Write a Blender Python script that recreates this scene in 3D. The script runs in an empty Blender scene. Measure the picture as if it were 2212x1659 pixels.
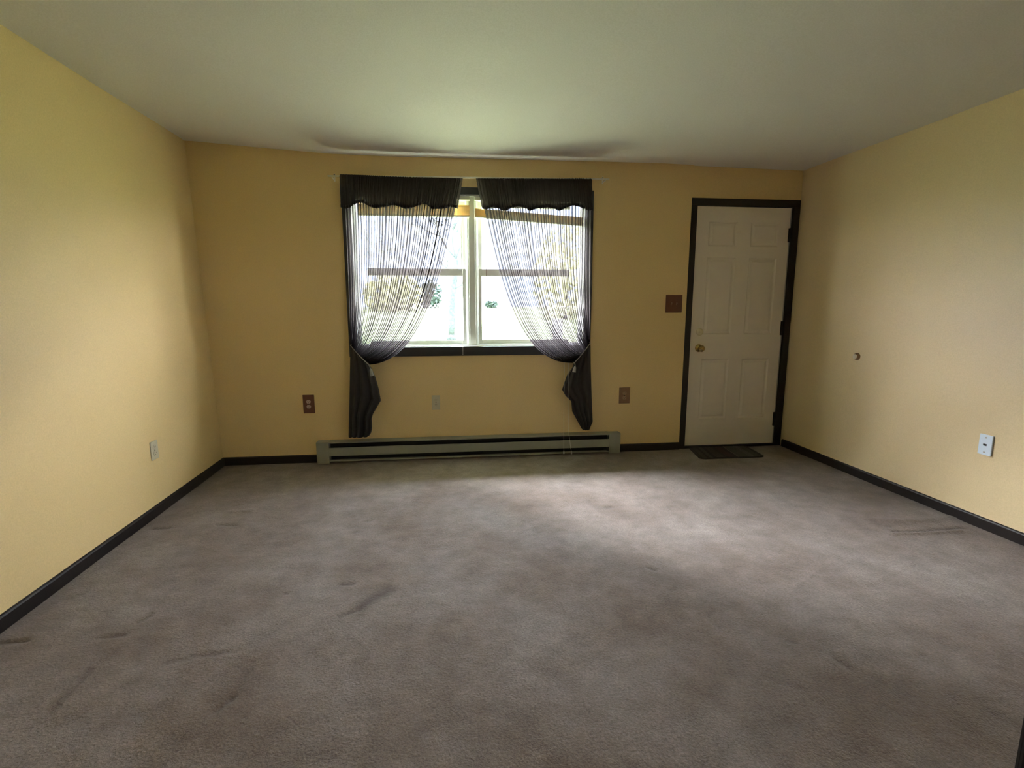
import bpy, bmesh, math, random
import numpy as np
from mathutils import Vector, Matrix, noise as mnoise

random.seed(7)
rng = np.random.default_rng(7)
SC = bpy.context.scene
COL = SC.collection

# ------------------------------------------------------------------ camera
W_PX, H_PX = 2212.0, 1659.0
F_PX = 1048.29
PITCH, YAW, ROLL = -0.1547, -0.1137, -0.0014
CAM = Vector((0.0, -3.9107, 1.2187))
fw = Vector((-math.sin(YAW)*math.cos(PITCH), math.cos(YAW)*math.cos(PITCH), math.sin(PITCH)))
r0 = Vector((math.cos(YAW), math.sin(YAW), 0.0))
u0 = r0.cross(fw)
RT = r0*math.cos(ROLL) + u0*math.sin(ROLL)
UP = -r0*math.sin(ROLL) + u0*math.cos(ROLL)
cd = bpy.data.cameras.new('camera')
cd.sensor_fit = 'HORIZONTAL'
cd.sensor_width = 36.0
cd.lens = 36.0*F_PX/W_PX
cd.clip_start = 0.05
cd.clip_end = 500
cam = bpy.data.objects.new('camera', cd)
COL.objects.link(cam)
m = Matrix((( RT.x, UP.x, -fw.x, CAM.x), (RT.y, UP.y, -fw.y, CAM.y), (RT.z, UP.z, -fw.z, CAM.z), (0, 0, 0, 1)))
cam.matrix_world = m
SC.camera = cam

# ------------------------------------------------------------------ world, sun, exposure
SKY = 82.0
SUN = 88.0
SC.view_settings.view_transform = 'Standard'
SC.view_settings.look = 'None'
SC.view_settings.gamma = 1.0
SC.view_settings.use_curve_mapping = False
SC.view_settings.exposure = 0.0

world = bpy.data.worlds.new('world')
SC.world = world
world.use_nodes = True
wn = world.node_tree
wn.nodes.clear()
w_out = wn.nodes.new('ShaderNodeOutputWorld')
w_bg = wn.nodes.new('ShaderNodeBackground')
w_tc = wn.nodes.new('ShaderNodeTexCoord')
w_sep = wn.nodes.new('ShaderNodeSeparateXYZ')
w_rmp = wn.nodes.new('ShaderNodeValToRGB')
w_rmp.color_ramp.elements[0].position = 0.0
w_rmp.color_ramp.elements[0].color = (0.95, 0.97, 1.0, 1)
w_rmp.color_ramp.elements[1].position = 0.75
w_rmp.color_ramp.elements[1].color = (0.78, 0.88, 1.0, 1)
wn.links.new(w_tc.outputs['Generated'], w_sep.inputs[0])
wn.links.new(w_sep.outputs['Z'], w_rmp.inputs['Fac'])
wn.links.new(w_rmp.outputs['Color'], w_bg.inputs['Color'])
w_bg.inputs['Strength'].default_value = SKY
wn.links.new(w_bg.outputs[0], w_out.inputs[0])

sd = bpy.data.lights.new('sun', 'SUN')
sd.energy = SUN
sd.angle = math.radians(36.0)     # hazy sun
sd.color = (0.97, 0.98, 1.0)
sun = bpy.data.objects.new('sun', sd)
COL.objects.link(sun)
sun.rotation_euler = Vector((-0.65, 0.53, 0.62)).to_track_quat('Z', 'Y').to_euler()

# ------------------------------------------------------------------ room numbers
XL, XR, H0 = -1.837, 2.8745, 2.3539
REC, DL, DR, BH = 0.0194, 1.9116, 2.8684, 0.0638
AL, AR, TX, TY, PLL = -0.0416, -0.0164, -0.0098, 0.0015, -0.0231
YB = -6.6
TH = 0.14
def lx(y, z): return XL + AL*y + PLL*z
def rx(y): return XR + AR*y
def ceil_z(x, y):
    t = (x-XL)/(XR-XL)
    k = math.exp(-((y/0.8)**2))
    bow = np.interp(t, [0, .10, .2, .3, .45, .62, .75, .85, 1.0], [.025, .0, -.020, -.020, -.008, .008, .016, .012, .012])
    return H0 + TX*x + TY*y + k*float(bow)

def ray(px, py):
    return (fw + RT*((px-W_PX/2)/F_PX) + UP*((H_PX/2-py)/F_PX))
def on_y(px, py, Y):
    d = ray(px, py); t = (Y-CAM.y)/d.y
    return CAM + d*t
def on_floor(px, py, z=0.0):
    d = ray(px, py); t = (z-CAM.z)/d.z
    return CAM + d*t
def on_plane(px, py, P, N):
    d = ray(px, py); t = (P-CAM).dot(N)/d.dot(N)
    return CAM + d*t

# ------------------------------------------------------------------ materials
def new_mat(name):
    mt = bpy.data.materials.new(name)
    mt.use_nodes = True
    nt = mt.node_tree
    b = nt.nodes['Principled BSDF']
    return mt, nt, b
def N(nt, t, **k):
    n = nt.nodes.new(t)
    for a, v in k.items():
        if hasattr(n, a): setattr(n, a, v)
    return n
def simple(name, col, rough=0.5, metal=0.0, spec=0.5, var=0.06, scale=40.0, bump=0.0, bscale=200.0):
    mt, nt, b = new_mat(name)
    b.inputs['Roughness'].default_value = rough
    b.inputs['Metallic'].default_value = metal
    b.inputs['Specular IOR Level'].default_value = spec
    tc = N(nt, 'ShaderNodeTexCoord')
    nz = N(nt, 'ShaderNodeTexNoise'); nz.inputs['Scale'].default_value = scale; nz.inputs['Detail'].default_value = 4
    nt.links.new(tc.outputs['Object'], nz.inputs['Vector'])
    mx = N(nt, 'ShaderNodeMix', data_type='RGBA')
    mx.inputs['A'].default_value = tuple(c*(1-var) for c in col) + (1,)
    mx.inputs['B'].default_value = tuple(min(1, c*(1+var)) for c in col) + (1,)
    nt.links.new(nz.outputs['Fac'], mx.inputs['Factor'])
    nt.links.new(mx.outputs['Result'], b.inputs['Base Color'])
    if bump > 0:
        n2 = N(nt, 'ShaderNodeTexNoise'); n2.inputs['Scale'].default_value = bscale; n2.inputs['Detail'].default_value = 3
        nt.links.new(tc.outputs['Object'], n2.inputs['Vector'])
        bp = N(nt, 'ShaderNodeBump'); bp.inputs['Strength'].default_value = bump; bp.inputs['Distance'].default_value = 0.002
        nt.links.new(n2.outputs['Fac'], bp.inputs['Height'])
        nt.links.new(bp.outputs['Normal'], b.inputs['Normal'])
    return mt

def wall_paint(name, col, rough, spec, wob=0.5):
    """roller painted drywall: fine orange peel, broad soft unevenness, faint discolouring"""
    mt, nt, b = new_mat(name)
    b.inputs['Roughness'].default_value = rough
    b.inputs['Specular IOR Level'].default_value = spec
    tc = N(nt, 'ShaderNodeTexCoord')
    n1 = N(nt, 'ShaderNodeTexNoise'); n1.inputs['Scale'].default_value = 1.3; n1.inputs['Detail'].default_value = 3
    n2 = N(nt, 'ShaderNodeTexNoise'); n2.inputs['Scale'].default_value = 170; n2.inputs['Detail'].default_value = 3
    n3 = N(nt, 'ShaderNodeTexNoise'); n3.inputs['Scale'].default_value = 2.2; n3.inputs['Detail'].default_value = 1
    for n in (n1, n2, n3): nt.links.new(tc.outputs['Object'], n.inputs['Vector'])
    mx = N(nt, 'ShaderNodeMix', data_type='RGBA')
    mx.inputs['A'].default_value = tuple(c*0.95 for c in col) + (1,)
    mx.inputs['B'].default_value = (min(1, col[0]*1.04), min(1, col[1]*1.05), min(1, col[2]*1.08), 1)
    nt.links.new(n1.outputs['Fac'], mx.inputs['Factor'])
    mx2 = N(nt, 'ShaderNodeMix', data_type='RGBA', blend_type='MULTIPLY')
    mx2.inputs['Factor'].default_value = 1.0
    rp = N(nt, 'ShaderNodeValToRGB')
    rp.color_ramp.elements[0].position = 0.3; rp.color_ramp.elements[0].color = (0.90, 0.90, 0.88, 1)
    rp.color_ramp.elements[1].position = 0.7; rp.color_ramp.elements[1].color = (1, 1, 1, 1)
    nt.links.new(n2.outputs['Fac'], rp.inputs['Fac'])
    nt.links.new(mx.outputs['Result'], mx2.inputs['A'])
    nt.links.new(rp.outputs['Color'], mx2.inputs['B'])
    nt.links.new(mx2.outputs['Result'], b.inputs['Base Color'])
    b1 = N(nt, 'ShaderNodeBump'); b1.inputs['Strength'].default_value = 0.5; b1.inputs['Distance'].default_value = 0.0012
    b2 = N(nt, 'ShaderNodeBump'); b2.inputs['Strength'].default_value = wob; b2.inputs['Distance'].default_value = 0.012
    nt.links.new(n3.outputs['Fac'], b2.inputs['Height'])
    nt.links.new(n2.outputs['Fac'], b1.inputs['Height'])
    nt.links.new(b2.outputs['Normal'], b1.inputs['Normal'])
    nt.links.new(b1.outputs['Normal'], b.inputs['Normal'])
    return mt

YEL = (0.82, 0.615, 0.30)
M_wall = wall_paint('yellow_wall_paint', YEL, 0.55, 0.35)
M_wallg = wall_paint('yellow_wall_paint_satin', (0.80, 0.64, 0.38), 0.42, 0.5, 0.8)
M_ceil = wall_paint('white_ceiling_paint', (0.91, 0.89, 0.87), 0.7, 0.25)
M_trim = simple('dark_brown_trim_paint', (0.008, 0.0045, 0.004), 0.5, spec=0.35, var=0.25, scale=30, bump=0.3, bscale=60)
M_trimb = simple('black_window_trim_paint', (0.018, 0.019, 0.022), 0.42, var=0.2, scale=30, bump=0.3, bscale=60)
M_vinyl = simple('white_vinyl', (0.72, 0.74, 0.70), 0.4, var=0.03)
M_door = simple('off_white_door_paint', (0.82, 0.74, 0.64), 0.5, var=0.04, scale=12, bump=0.35, bscale=140)
M_brass = simple('worn_brass', (0.42, 0.31, 0.12), 0.18, metal=1.0, var=0.2)
M_brassp = simple('pale_brass', (0.80, 0.72, 0.50), 0.35, metal=0.6, var=0.1)
M_heat = simple('beige_enamel', (0.27, 0.27, 0.22), 0.4, var=0.08, scale=20)
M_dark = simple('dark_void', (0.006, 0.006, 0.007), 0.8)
M_fin = simple('heater_fins', (0.03, 0.03, 0.03), 0.5, metal=0.5)
M_brown = simple('brown_bakelite', (0.10, 0.028, 0.012), 0.38, var=0.1)
M_brown2 = simple('tan_brown_plastic', (0.22, 0.12, 0.055), 0.45, var=0.15)
M_ivory = simple('ivory_plastic', (0.72, 0.66, 0.55), 0.4)
M_white = simple('white_plastic', (0.74, 0.84, 0.95), 0.35, var=0.03)
M_rod = simple('cream_rod_enamel', (0.80, 0.76, 0.66), 0.35)
M_cordw = simple('white_cord', (0.85, 0.85, 0.80), 0.7)
M_cordg = simple('grey_braid_cord', (0.30, 0.27, 0.25), 0.8, var=0.3, scale=300)
M_tassel = simple('pale_grey_tassel', (0.36, 0.34, 0.28), 0.85, var=0.3, scale=300)
M_wand = simple('brown_wand', (0.22, 0.14, 0.12), 0.3)
M_steel = simple('dark_hinge_metal', (0.03, 0.025, 0.02), 0.4, metal=0.8)
M_strip = simple('grey_weatherstrip', (0.42, 0.38, 0.36), 0.6)
def translucent(name, col, w, thru=0.0):
    mt, nt, b = new_mat(name)
    b.inputs['Base Color'].default_value = col + (1,); b.inputs['Roughness'].default_value = 0.45
    tl = N(nt, 'ShaderNodeBsdfTranslucent'); tl.inputs['Color'].default_value = col + (1,)
    nz = N(nt, 'ShaderNodeTexNoise'); nz.inputs['Scale'].default_value = 9
    ma = N(nt, 'ShaderNodeMath', operation='MULTIPLY_ADD'); ma.inputs[1].default_value = 0.1; ma.inputs[2].default_value = w-0.05
    nt.links.new(nz.outputs['Fac'], ma.inputs[0])
    mx = N(nt, 'ShaderNodeMixShader'); nt.links.new(ma.outputs[0], mx.inputs[0])
    nt.links.new(b.outputs[0], mx.inputs[1]); nt.links.new(tl.outputs[0], mx.inputs[2])
    last = mx
    if thru > 0:
        tr = N(nt, 'ShaderNodeBsdfTransparent'); tr.inputs['Color'].default_value = col + (1,)
        m3 = N(nt, 'ShaderNodeMixShader'); m3.inputs[0].default_value = thru
        nt.links.new(mx.outputs[0], m3.inputs[1]); nt.links.new(tr.outputs[0], m3.inputs[2]); last = m3
    nt.links.new(last.outputs[0], nt.nodes['Material Output'].inputs[0])
    return mt
M_blind = translucent('tan_blind_vinyl', (0.84, 0.74, 0.54), 0.55, 0.4)
M_vinylt = translucent('thin_white_vinyl', (0.86, 0.86, 0.88), 0.55)
M_blindh = simple('cream_headrail', (0.78, 0.78, 0.60), 0.45)

def fabric(name, thread, T, tint, edge=1.0):
    """thin woven voile: what the threads leave open shrinks with the slant of the cloth"""
    mt = bpy.data.materials.new(name); mt.use_nodes = True
    nt = mt.node_tree; nt.nodes.clear()
    out = N(nt, 'ShaderNodeOutputMaterial')
    geo = N(nt, 'ShaderNodeNewGeometry')
    dot = N(nt, 'ShaderNodeVectorMath', operation='DOT_PRODUCT')
    nt.links.new(geo.outputs['Normal'], dot.inputs[0]); nt.links.new(geo.outputs['Incoming'], dot.inputs[1])
    ab = N(nt, 'ShaderNodeMath', operation='ABSOLUTE'); nt.links.new(dot.outputs['Value'], ab.inputs[0])
    mxm = N(nt, 'ShaderNodeMath', operation='MAXIMUM'); mxm.inputs[1].default_value = 0.12; nt.links.new(ab.outputs[0], mxm.inputs[0])
    inv = N(nt, 'ShaderNodeMath', operation='DIVIDE'); inv.inputs[0].default_value = edge; nt.links.new(mxm.outputs[0], inv.inputs[1])
    pw = N(nt, 'ShaderNodeMath', operation='POWER'); pw.inputs[0].default_value = T; nt.links.new(inv.outputs[0], pw.inputs[1])
    tr = N(nt, 'ShaderNodeBsdfTransparent'); tr.inputs['Color'].default_value = tint + (1,)
    df = N(nt, 'ShaderNodeBsdfDiffuse'); df.inputs['Color'].default_value = thread + (1,)
    tl = N(nt, 'ShaderNodeBsdfTranslucent'); tl.inputs['Color'].default_value = thread + (1,)
    m1 = N(nt, 'ShaderNodeMixShader'); m1.inputs[0].default_value = 0.33
    nt.links.new(df.outputs[0], m1.inputs[1]); nt.links.new(tl.outputs[0], m1.inputs[2])
    m2 = N(nt, 'ShaderNodeMixShader')
    nt.links.new(pw.outputs[0], m2.inputs[0]); nt.links.new(m1.outputs[0], m2.inputs[1]); nt.links.new(tr.outputs[0], m2.inputs[2])
    nt.links.new(m2.outputs[0], out.inputs[0])
    return mt
M_sheer = fabric('brown_black_voile', (0.043, 0.036, 0.038), 0.088, (0.97, 0.92, 0.98), 0.85)
M_val = fabric('gathered_voile', (0.050, 0.042, 0.040), 0.07, (0.95, 0.85, 0.80), 0.8)
M_tail = simple('bunched_voile', (0.026, 0.021, 0.020), 0.9, var=0.15, scale=12)
M_hem = simple('voile_hem', (0.022, 0.017, 0.017), 0.9, var=0.2)

def glass_mat():
    mt = bpy.data.materials.new('window_glass'); mt.use_nodes = True
    nt = mt.node_tree; nt.nodes.clear()
    out = N(nt, 'ShaderNodeOutputMaterial')
    tr = N(nt, 'ShaderNodeBsdfTransparent'); tr.inputs['Color'].default_value = (0.93, 0.96, 0.94, 1)
    gl = N(nt, 'ShaderNodeBsdfGlossy'); gl.inputs['Roughness'].default_value = 0.02
    fr = N(nt, 'ShaderNodeFresnel'); fr.inputs['IOR'].default_value = 1.45
    mx = N(nt, 'ShaderNodeMixShader')
    nt.links.new(fr.outputs[0], mx.inputs[0]); nt.links.new(tr.outputs[0], mx.inputs[1]); nt.links.new(gl.outputs[0], mx.inputs[2])
    nt.links.new(mx.outputs[0], out.inputs[0])
    return mt
M_glass = glass_mat()

def carpet_mat():
    mt, nt, b = new_mat('taupe_carpet_pile')
    b.inputs['Roughness'].default_value = 0.95
    b.inputs['Specular IOR Level'].default_value = 0.15
    b.inputs['Sheen Weight'].default_value = 0.22
    b.inputs['Sheen Roughness'].default_value = 0.5
    b.inputs['Sheen Tint'].default_value = (0.85, 0.88, 0.95, 1)
    tc = N(nt, 'ShaderNodeTexCoord')
    big = N(nt, 'ShaderNodeTexNoise'); big.inputs['Scale'].default_value = 1.7; big.inputs['Detail'].default_value = 4; big.inputs['Roughness'].default_value = 0.6
    mid = N(nt, 'ShaderNodeTexNoise'); mid.inputs['Scale'].default_value = 9; mid.inputs['Detail'].default_value = 5; mid.inputs['Roughness'].default_value = 0.65
    fine = N(nt, 'ShaderNodeTexNoise'); fine.inputs['Scale'].default_value = 130; fine.inputs['Detail'].default_value = 4; fine.inputs['Roughness'].default_value = 0.7
    for n in (big, mid, fine): nt.links.new(tc.outputs['Object'], n.inputs['Vector'])
    r1 = N(nt, 'ShaderNodeValToRGB')
    r1.color_ramp.elements[0].position = 0.35; r1.color_ramp.elements[0].color = (0.168, 0.123, 0.095, 1)
    r1.color_ramp.elements[1].position = 0.65; r1.color_ramp.elements[1].color = (0.252, 0.213, 0.192, 1)
    nt.links.new(big.outputs['Fac'], r1.inputs['Fac'])
    r2 = N(nt, 'ShaderNodeValToRGB')
    r2.color_ramp.elements[0].position = 0.3; r2.color_ramp.elements[0].color = (0.70, 0.67, 0.64, 1)
    r2.color_ramp.elements[1].position = 0.7; r2.color_ramp.elements[1].color = (1.08, 1.08, 1.08, 1)
    nt.links.new(mid.outputs['Fac'], r2.inputs['Fac'])
    r3 = N(nt, 'ShaderNodeValToRGB')
    r3.color_ramp.elements[0].position = 0.3; r3.color_ramp.elements[0].color = (0.62, 0.62, 0.62, 1)
    r3.color_ramp.elements[1].position = 0.7; r3.color_ramp.elements[1].color = (1.25, 1.25, 1.25, 1)
    nt.links.new(fine.outputs['Fac'], r3.inputs['Fac'])
    a = N(nt, 'ShaderNodeMix', data_type='RGBA', blend_type='MULTIPLY'); a.inputs['Factor'].default_value = 1
    c = N(nt, 'ShaderNodeMix', data_type='RGBA', blend_type='MULTIPLY'); c.inputs['Factor'].default_value = 1
    nt.links.new(r1.outputs['Color'], a.inputs['A']); nt.links.new(r2.outputs['Color'], a.inputs['B'])
    nt.links.new(a.outputs['Result'], c.inputs['A']); nt.links.new(r3.outputs['Color'], c.inputs['B'])
    at = N(nt, 'ShaderNodeAttribute'); at.attribute_name = 'stain_shade'
    s = N(nt, 'ShaderNodeMix', data_type='RGBA')
    s.inputs['B'].default_value = (0.050, 0.035, 0.024, 1)
    nt.links.new(at.outputs['Fac'], s.inputs['Factor']); nt.links.new(c.outputs['Result'], s.inputs['A'])
    nt.links.new(s.outputs['Result'], b.inputs['Base Color'])
    bp = N(nt, 'ShaderNodeBump'); bp.inputs['Strength'].default_value = 0.8; bp.inputs['Distance'].default_value = 0.006
    bp2 = N(nt, 'ShaderNodeBump'); bp2.inputs['Strength'].default_value = 0.5; bp2.inputs['Distance'].default_value = 0.02
    nt.links.new(mid.outputs['Fac'], bp2.inputs['Height'])
    nt.links.new(fine.outputs['Fac'], bp.inputs['Height']); nt.links.new(bp2.outputs['Normal'], bp.inputs['Normal'])
    nt.links.new(bp.outputs['Normal'], b.inputs['Normal'])
    return mt
M_carpet = carpet_mat()

def foliage_mat(name, c1, c2, scale=3):
    mt, nt, b = new_mat(name)
    b.inputs['Roughness'].default_value = 0.8
    b.inputs['Specular IOR Level'].default_value = 0.0
    tc = N(nt, 'ShaderNodeTexCoord')
    nz = N(nt, 'ShaderNodeTexNoise'); nz.inputs['Scale'].default_value = scale; nz.inputs['Detail'].default_value = 6
    nt.links.new(tc.outputs['Object'], nz.inputs['Vector'])
    rp = N(nt, 'ShaderNodeValToRGB')
    rp.color_ramp.elements[0].position = 0.35; rp.color_ramp.elements[0].color = c1 + (1,)
    rp.color_ramp.elements[1].position = 0.65; rp.color_ramp.elements[1].color = c2 + (1,)
    nt.links.new(nz.outputs['Fac'], rp.inputs['Fac']); nt.links.new(rp.outputs['Color'], b.inputs['Base Color'])
    return mt
M_lawn = foliage_mat('autumn_lawn', (0.32, 0.38, 0.20), (0.42, 0.45, 0.27), 1.5)
M_hill = foliage_mat('bare_woods_hill', (0.15, 0.18, 0.23), (0.24, 0.28, 0.33), .35)
M_bark = foliage_mat('grey_bark', (0.014, 0.017, 0.0175), (0.022, 0.027, 0.028), 8)
M_leafg = foliage_mat('dark_green_leaves', (0.013, 0.019, 0.016), (0.020, 0.027, 0.023))
M_leafy = foliage_mat('yellow_green_leaves', (0.32, 0.32, 0.20), (0.44, 0.42, 0.26))
M_leafb = foliage_mat('distant_grey_twigs', (0.30, 0.33, 0.36), (0.42, 0.44, 0.46))
M_ext = simple('exterior_siding', (0.6, 0.6, 0.58), 0.7)

# ------------------------------------------------------------------ mesh helpers
def obj(name, bm, mat, parent=None, smooth=False):
    me = bpy.data.meshes.new(name)
    bmesh.ops.recalc_face_normals(bm, faces=bm.faces)
    bm.to_mesh(me); bm.free()
    me.materials.append(mat)
    if smooth:
        for p in me.polygons: p.use_smooth = True
    o = bpy.data.objects.new(name, me)
    COL.objects.link(o)
    if parent is not None:
        o.parent = parent
    return o
def tag(o, label, cat, group=None):
    o['label'] = label; o['category'] = cat
    if group: o['group'] = group
    return o
def struct(o):
    o['kind'] = 'structure'
    return o
def thing(name, label, cat, mat4=None, group=None):
    o = bpy.data.objects.new(name, None)
    COL.objects.link(o)
    o.empty_display_size = 0.05
    if mat4 is not None: o.matrix_world = mat4
    return tag(o, label, cat, group)
def box(bm, a, b, bev=0.0):
    x0, y0, z0 = a; x1, y1, z1 = b
    mtx = Matrix.Translation(((x0+x1)/2, (y0+y1)/2, (z0+z1)/2)) @ Matrix.Diagonal((abs(x1-x0), abs(y1-y0), abs(z1-z0), 1))
    r = bmesh.ops.create_cube(bm, size=1.0, matrix=mtx)
    if bev > 0:
        es = list({e for v in r['verts'] for e in v.link_edges})
        bmesh.ops.bevel(bm, geom=es, offset=bev, segments=2, profile=0.6, affect='EDGES')
    return r
def NB(): return bmesh.new()
def boxes(*args, bev=0.0):
    bm = NB()
    for a, b in args: box(bm, a, b, bev)
    return bm
def hexa(bm, P):
    """eight corners: four of one end, four of the other"""
    v = [bm.verts.new(p) for p in P]
    for f in ((0, 1, 2, 3), (7, 6, 5, 4), (0, 4, 5, 1), (1, 5, 6, 2), (2, 6, 7, 3), (3, 7, 4, 0)):
        bm.faces.new([v[i] for i in f])
def tube(bm, pts, r, seg=8, r1=None):
    pts = [Vector(p) for p in pts]
    n = len(pts); rings = []
    for i, p in enumerate(pts):
        t = (pts[min(i+1, n-1)] - pts[max(i-1, 0)]).normalized()
        a = t.cross(Vector((0, 0, 1)))
        if a.length < 1e-3: a = t.cross(Vector((1, 0, 0)))
        a.normalize(); c = t.cross(a)
        rr = r if r1 is None else r + (r1-r)*i/(n-1)
        rings.append([bm.verts.new(p + (a*math.cos(2*math.pi*k/seg) + c*math.sin(2*math.pi*k/seg))*rr) for k in range(seg)])
    for i in range(n-1):
        for k in range(seg):
            bm.faces.new((rings[i][k], rings[i][(k+1) % seg], rings[i+1][(k+1) % seg], rings[i+1][k]))
    bm.faces.new(rings[0][::-1]); bm.faces.new(rings[-1])
def lathe(bm, prof, seg=24, axis='Y', origin=(0, 0, 0)):
    """profile of (radius, distance along axis); axis -Y points into the room"""
    rings = []
    ox, oy, oz = origin
    for r, d in prof:
        rings.append([bm.verts.new((ox + r*math.cos(2*math.pi*k/seg), oy + d, oz + r*math.sin(2*math.pi*k/seg))) for k in range(seg)])
    for i in range(len(rings)-1):
        for k in range(seg):
            bm.faces.new((rings[i][k], rings[i][(k+1) % seg], rings[i+1][(k+1) % seg], rings[i+1][k]))
    bm.faces.new(rings[0][::-1]); bm.faces.new(rings[-1])
def grid_mesh(name, P, mat, parent=None, smooth=True, attr=None):
    """P: array (nv, nu, 3)"""
    nv, nu = P.shape[:2]
    me = bpy.data.meshes.new(name)
    idx = np.arange(nv*nu).reshape(nv, nu)
    f = np.stack([idx[:-1, :-1], idx[:-1, 1:], idx[1:, 1:], idx[1:, :-1]], -1).reshape(-1, 4)
    me.vertices.add(nv*nu); me.vertices.foreach_set('co', P.reshape(-1).astype(np.float32))
    me.loops.add(f.size); me.loops.foreach_set('vertex_index', f.reshape(-1).astype(np.int32))
    me.polygons.add(len(f)); me.polygons.foreach_set('loop_start', np.arange(0, f.size, 4, dtype=np.int32))
    me.polygons.foreach_set('use_smooth', np.full(len(f), smooth))
    me.update(calc_edges=True)
    if attr is not None:
        for nm, a in attr.items():
            at = me.attributes.new(nm, 'FLOAT', 'POINT'); at.data.foreach_set('value', a.reshape(-1).astype(np.float32))
    me.materials.append(mat)
    o = bpy.data.objects.new(name, me); COL.objects.link(o)
    if parent is not None: o.parent = parent
    return o

# ================================================================== the setting
# ---- floor: carpet with dents, ridges and stains
x0, x1, y0, y1 = XL-0.05, XR+0.22, YB, REC+0.02
nx, ny = 460, 560
gx = np.linspace(x0, x1, nx)
gy = y1 - (y1-y0)*np.linspace(0, 1, ny)
GX, GY = np.meshgrid(gx, gy)
stain_shade = np.zeros_like(GX); dz = np.zeros_like(GX)
def seg_dist(ax, ay, bx, by):
    vx, vy = bx-ax, by-ay
    L = vx*vx+vy*vy+1e-12
    t = np.clip(((GX-ax)*vx + (GY-ay)*vy)/L, 0, 1)
    return np.hypot(GX-ax-t*vx, GY-ay-t*vy), t
def stroke(pts, w0, w1, dark, depth):
    global stain_shade, dz
    q = [on_floor(*p) for p in pts]
    mk = np.zeros_like(GX)
    n = len(q)-1
    for i in range(n):
        d, t = seg_dist(q[i].x, q[i].y, q[i+1].x, q[i+1].y)
        w = w0 + (w1-w0)*(i+t)/n
        mk = np.maximum(mk, np.exp(-(d/w)**2*1.2))
    stain_shade = np.maximum(stain_shade, mk*dark); dz -= mk*depth*1.5  # shade of dents and folds is painted in along with the stains
def blob(px, py, r, dark, ex=1.0):
    global stain_shade
    q = on_floor(px, py)
    stain_shade = np.maximum(stain_shade, dark*np.exp(-(((GX-q.x)/(r*ex))**2 + ((GY-q.y)/r)**2)))
stroke([(733, 1332), (760, 1322), (778, 1316)], .010, .012, .62, .003)
stroke([(778, 1312), (800, 1296), (822, 1284), (840, 1274)], .026, .040, .72, .002)
stroke([(738, 1262), (762, 1261)], .010, .010, .75, .006)
stroke([(612, 1283), (622, 1281)], .009, .009, .5, .004)
stroke([(331, 1142), (366, 1140)], .014, .012, .65, .006)
stroke([(472, 1133), (508, 1134)], .015, .015, .40, .006)
stroke([(500, 1106), (540, 1103)], .020, .020, .12, -.004)
stroke([(765, 1150), (777, 1149)], .012, .010, .42, .004)
stroke([(795, 1126), (806, 1122)], .010, .010, .38, .004)
stroke([(0, 1388), (58, 1383)], .012, .012, .62, .006)
stroke([(216, 1377), (268, 1371)], .011, .011, .50, .005)
stroke([(298, 1343), (328, 1329)], .012, .010, .50, .005)
stroke([(330, 1322), (380, 1270)], .012, .012, .12, -.004)
stroke([(105, 1540), (150, 1495), (195, 1448)], .014, .014, .40, .005)  # ridge, its shaded side painted dark
stroke([(120, 1520), (162, 1473), (200, 1440)], .012, .012, .0, -.005)
stroke([(465, 1534), (500, 1507)], .014, .014, .45, .006)
stroke([(500, 1507), (545, 1430)], .012, .012, .25, .004)
stroke([(360, 1432), (430, 1415), (512, 1407)], .012, .012, .25, .003)
stroke([(1402, 1226), (1416, 1230)], .015, .015, .50, .006)
stroke([(1308, 1096), (1320, 1095)], .015, .015, .35, .004)
stroke([(1930, 1149), (1985, 1147), (2078, 1140)], .010, .011, .80, .004)  # fold line, its shade painted into the colour
stroke([(1930, 1154), (1985, 1153), (2078, 1147)], .012, .012, .0, -.006)
stroke([(1885, 1123), (1985, 1124), (2060, 1118)], .03, .03, .12, -.004)
stroke([(1700, 1385), (1722, 1388)], .010, .010, .5, .004)
stroke([(1530, 1332), (1540, 1318)], .009, .009, .4, .004)
stroke([(1715, 1268), (1812, 1200)], .007, .007, .0, -.0015)
stroke([(1725, 1274), (1822, 1206)], .006, .006, .07, .0015)
stroke([(1875, 1265), (1972, 1214)], .007, .007, .0, -.0015)
stroke([(1885, 1270), (1980, 1219)], .006, .006, .07, .0015)
stroke([(1670, 1420), (1655, 1490)], .010, .010, .0, -.004)
stroke([(1800, 1420), (1835, 1445)], .010, .010, .25, .003)
stroke([(1445, 1275), (1460, 1273)], .012, .012, .3, .003)
blob(1625, 1465, .09, .22, 1.3); blob(1690, 1560, .07, .30, 1.5); blob(960, 1440, .10, .16, 1.3)
blob(640, 1600, .08, .14, 1.6); blob(1850, 1520, .10, .16, 1.8); blob(900, 1590, .10, .12, 1.6)
blob(590, 1300, .09, .10, 1.0); blob(1500, 1500, .12, .12, 1.5); blob(1040, 1610, .1, .12, 1.6)
blob(1380, 1240, .08, .08, 1.5); blob(1740, 1320, .14, .10, 1.6); blob(1780, 1390, .10, .10, 1.6)
GZ = dz + 0.0015*np.sin(GX*7.1+GY*3.3)*np.sin(GY*5.7-GX*2.0)
struct(grid_mesh('floor', np.stack([GX, GY, GZ], -1), M_carpet, attr={'stain_shade': np.clip(stain_shade, 0, 1)}))

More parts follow.
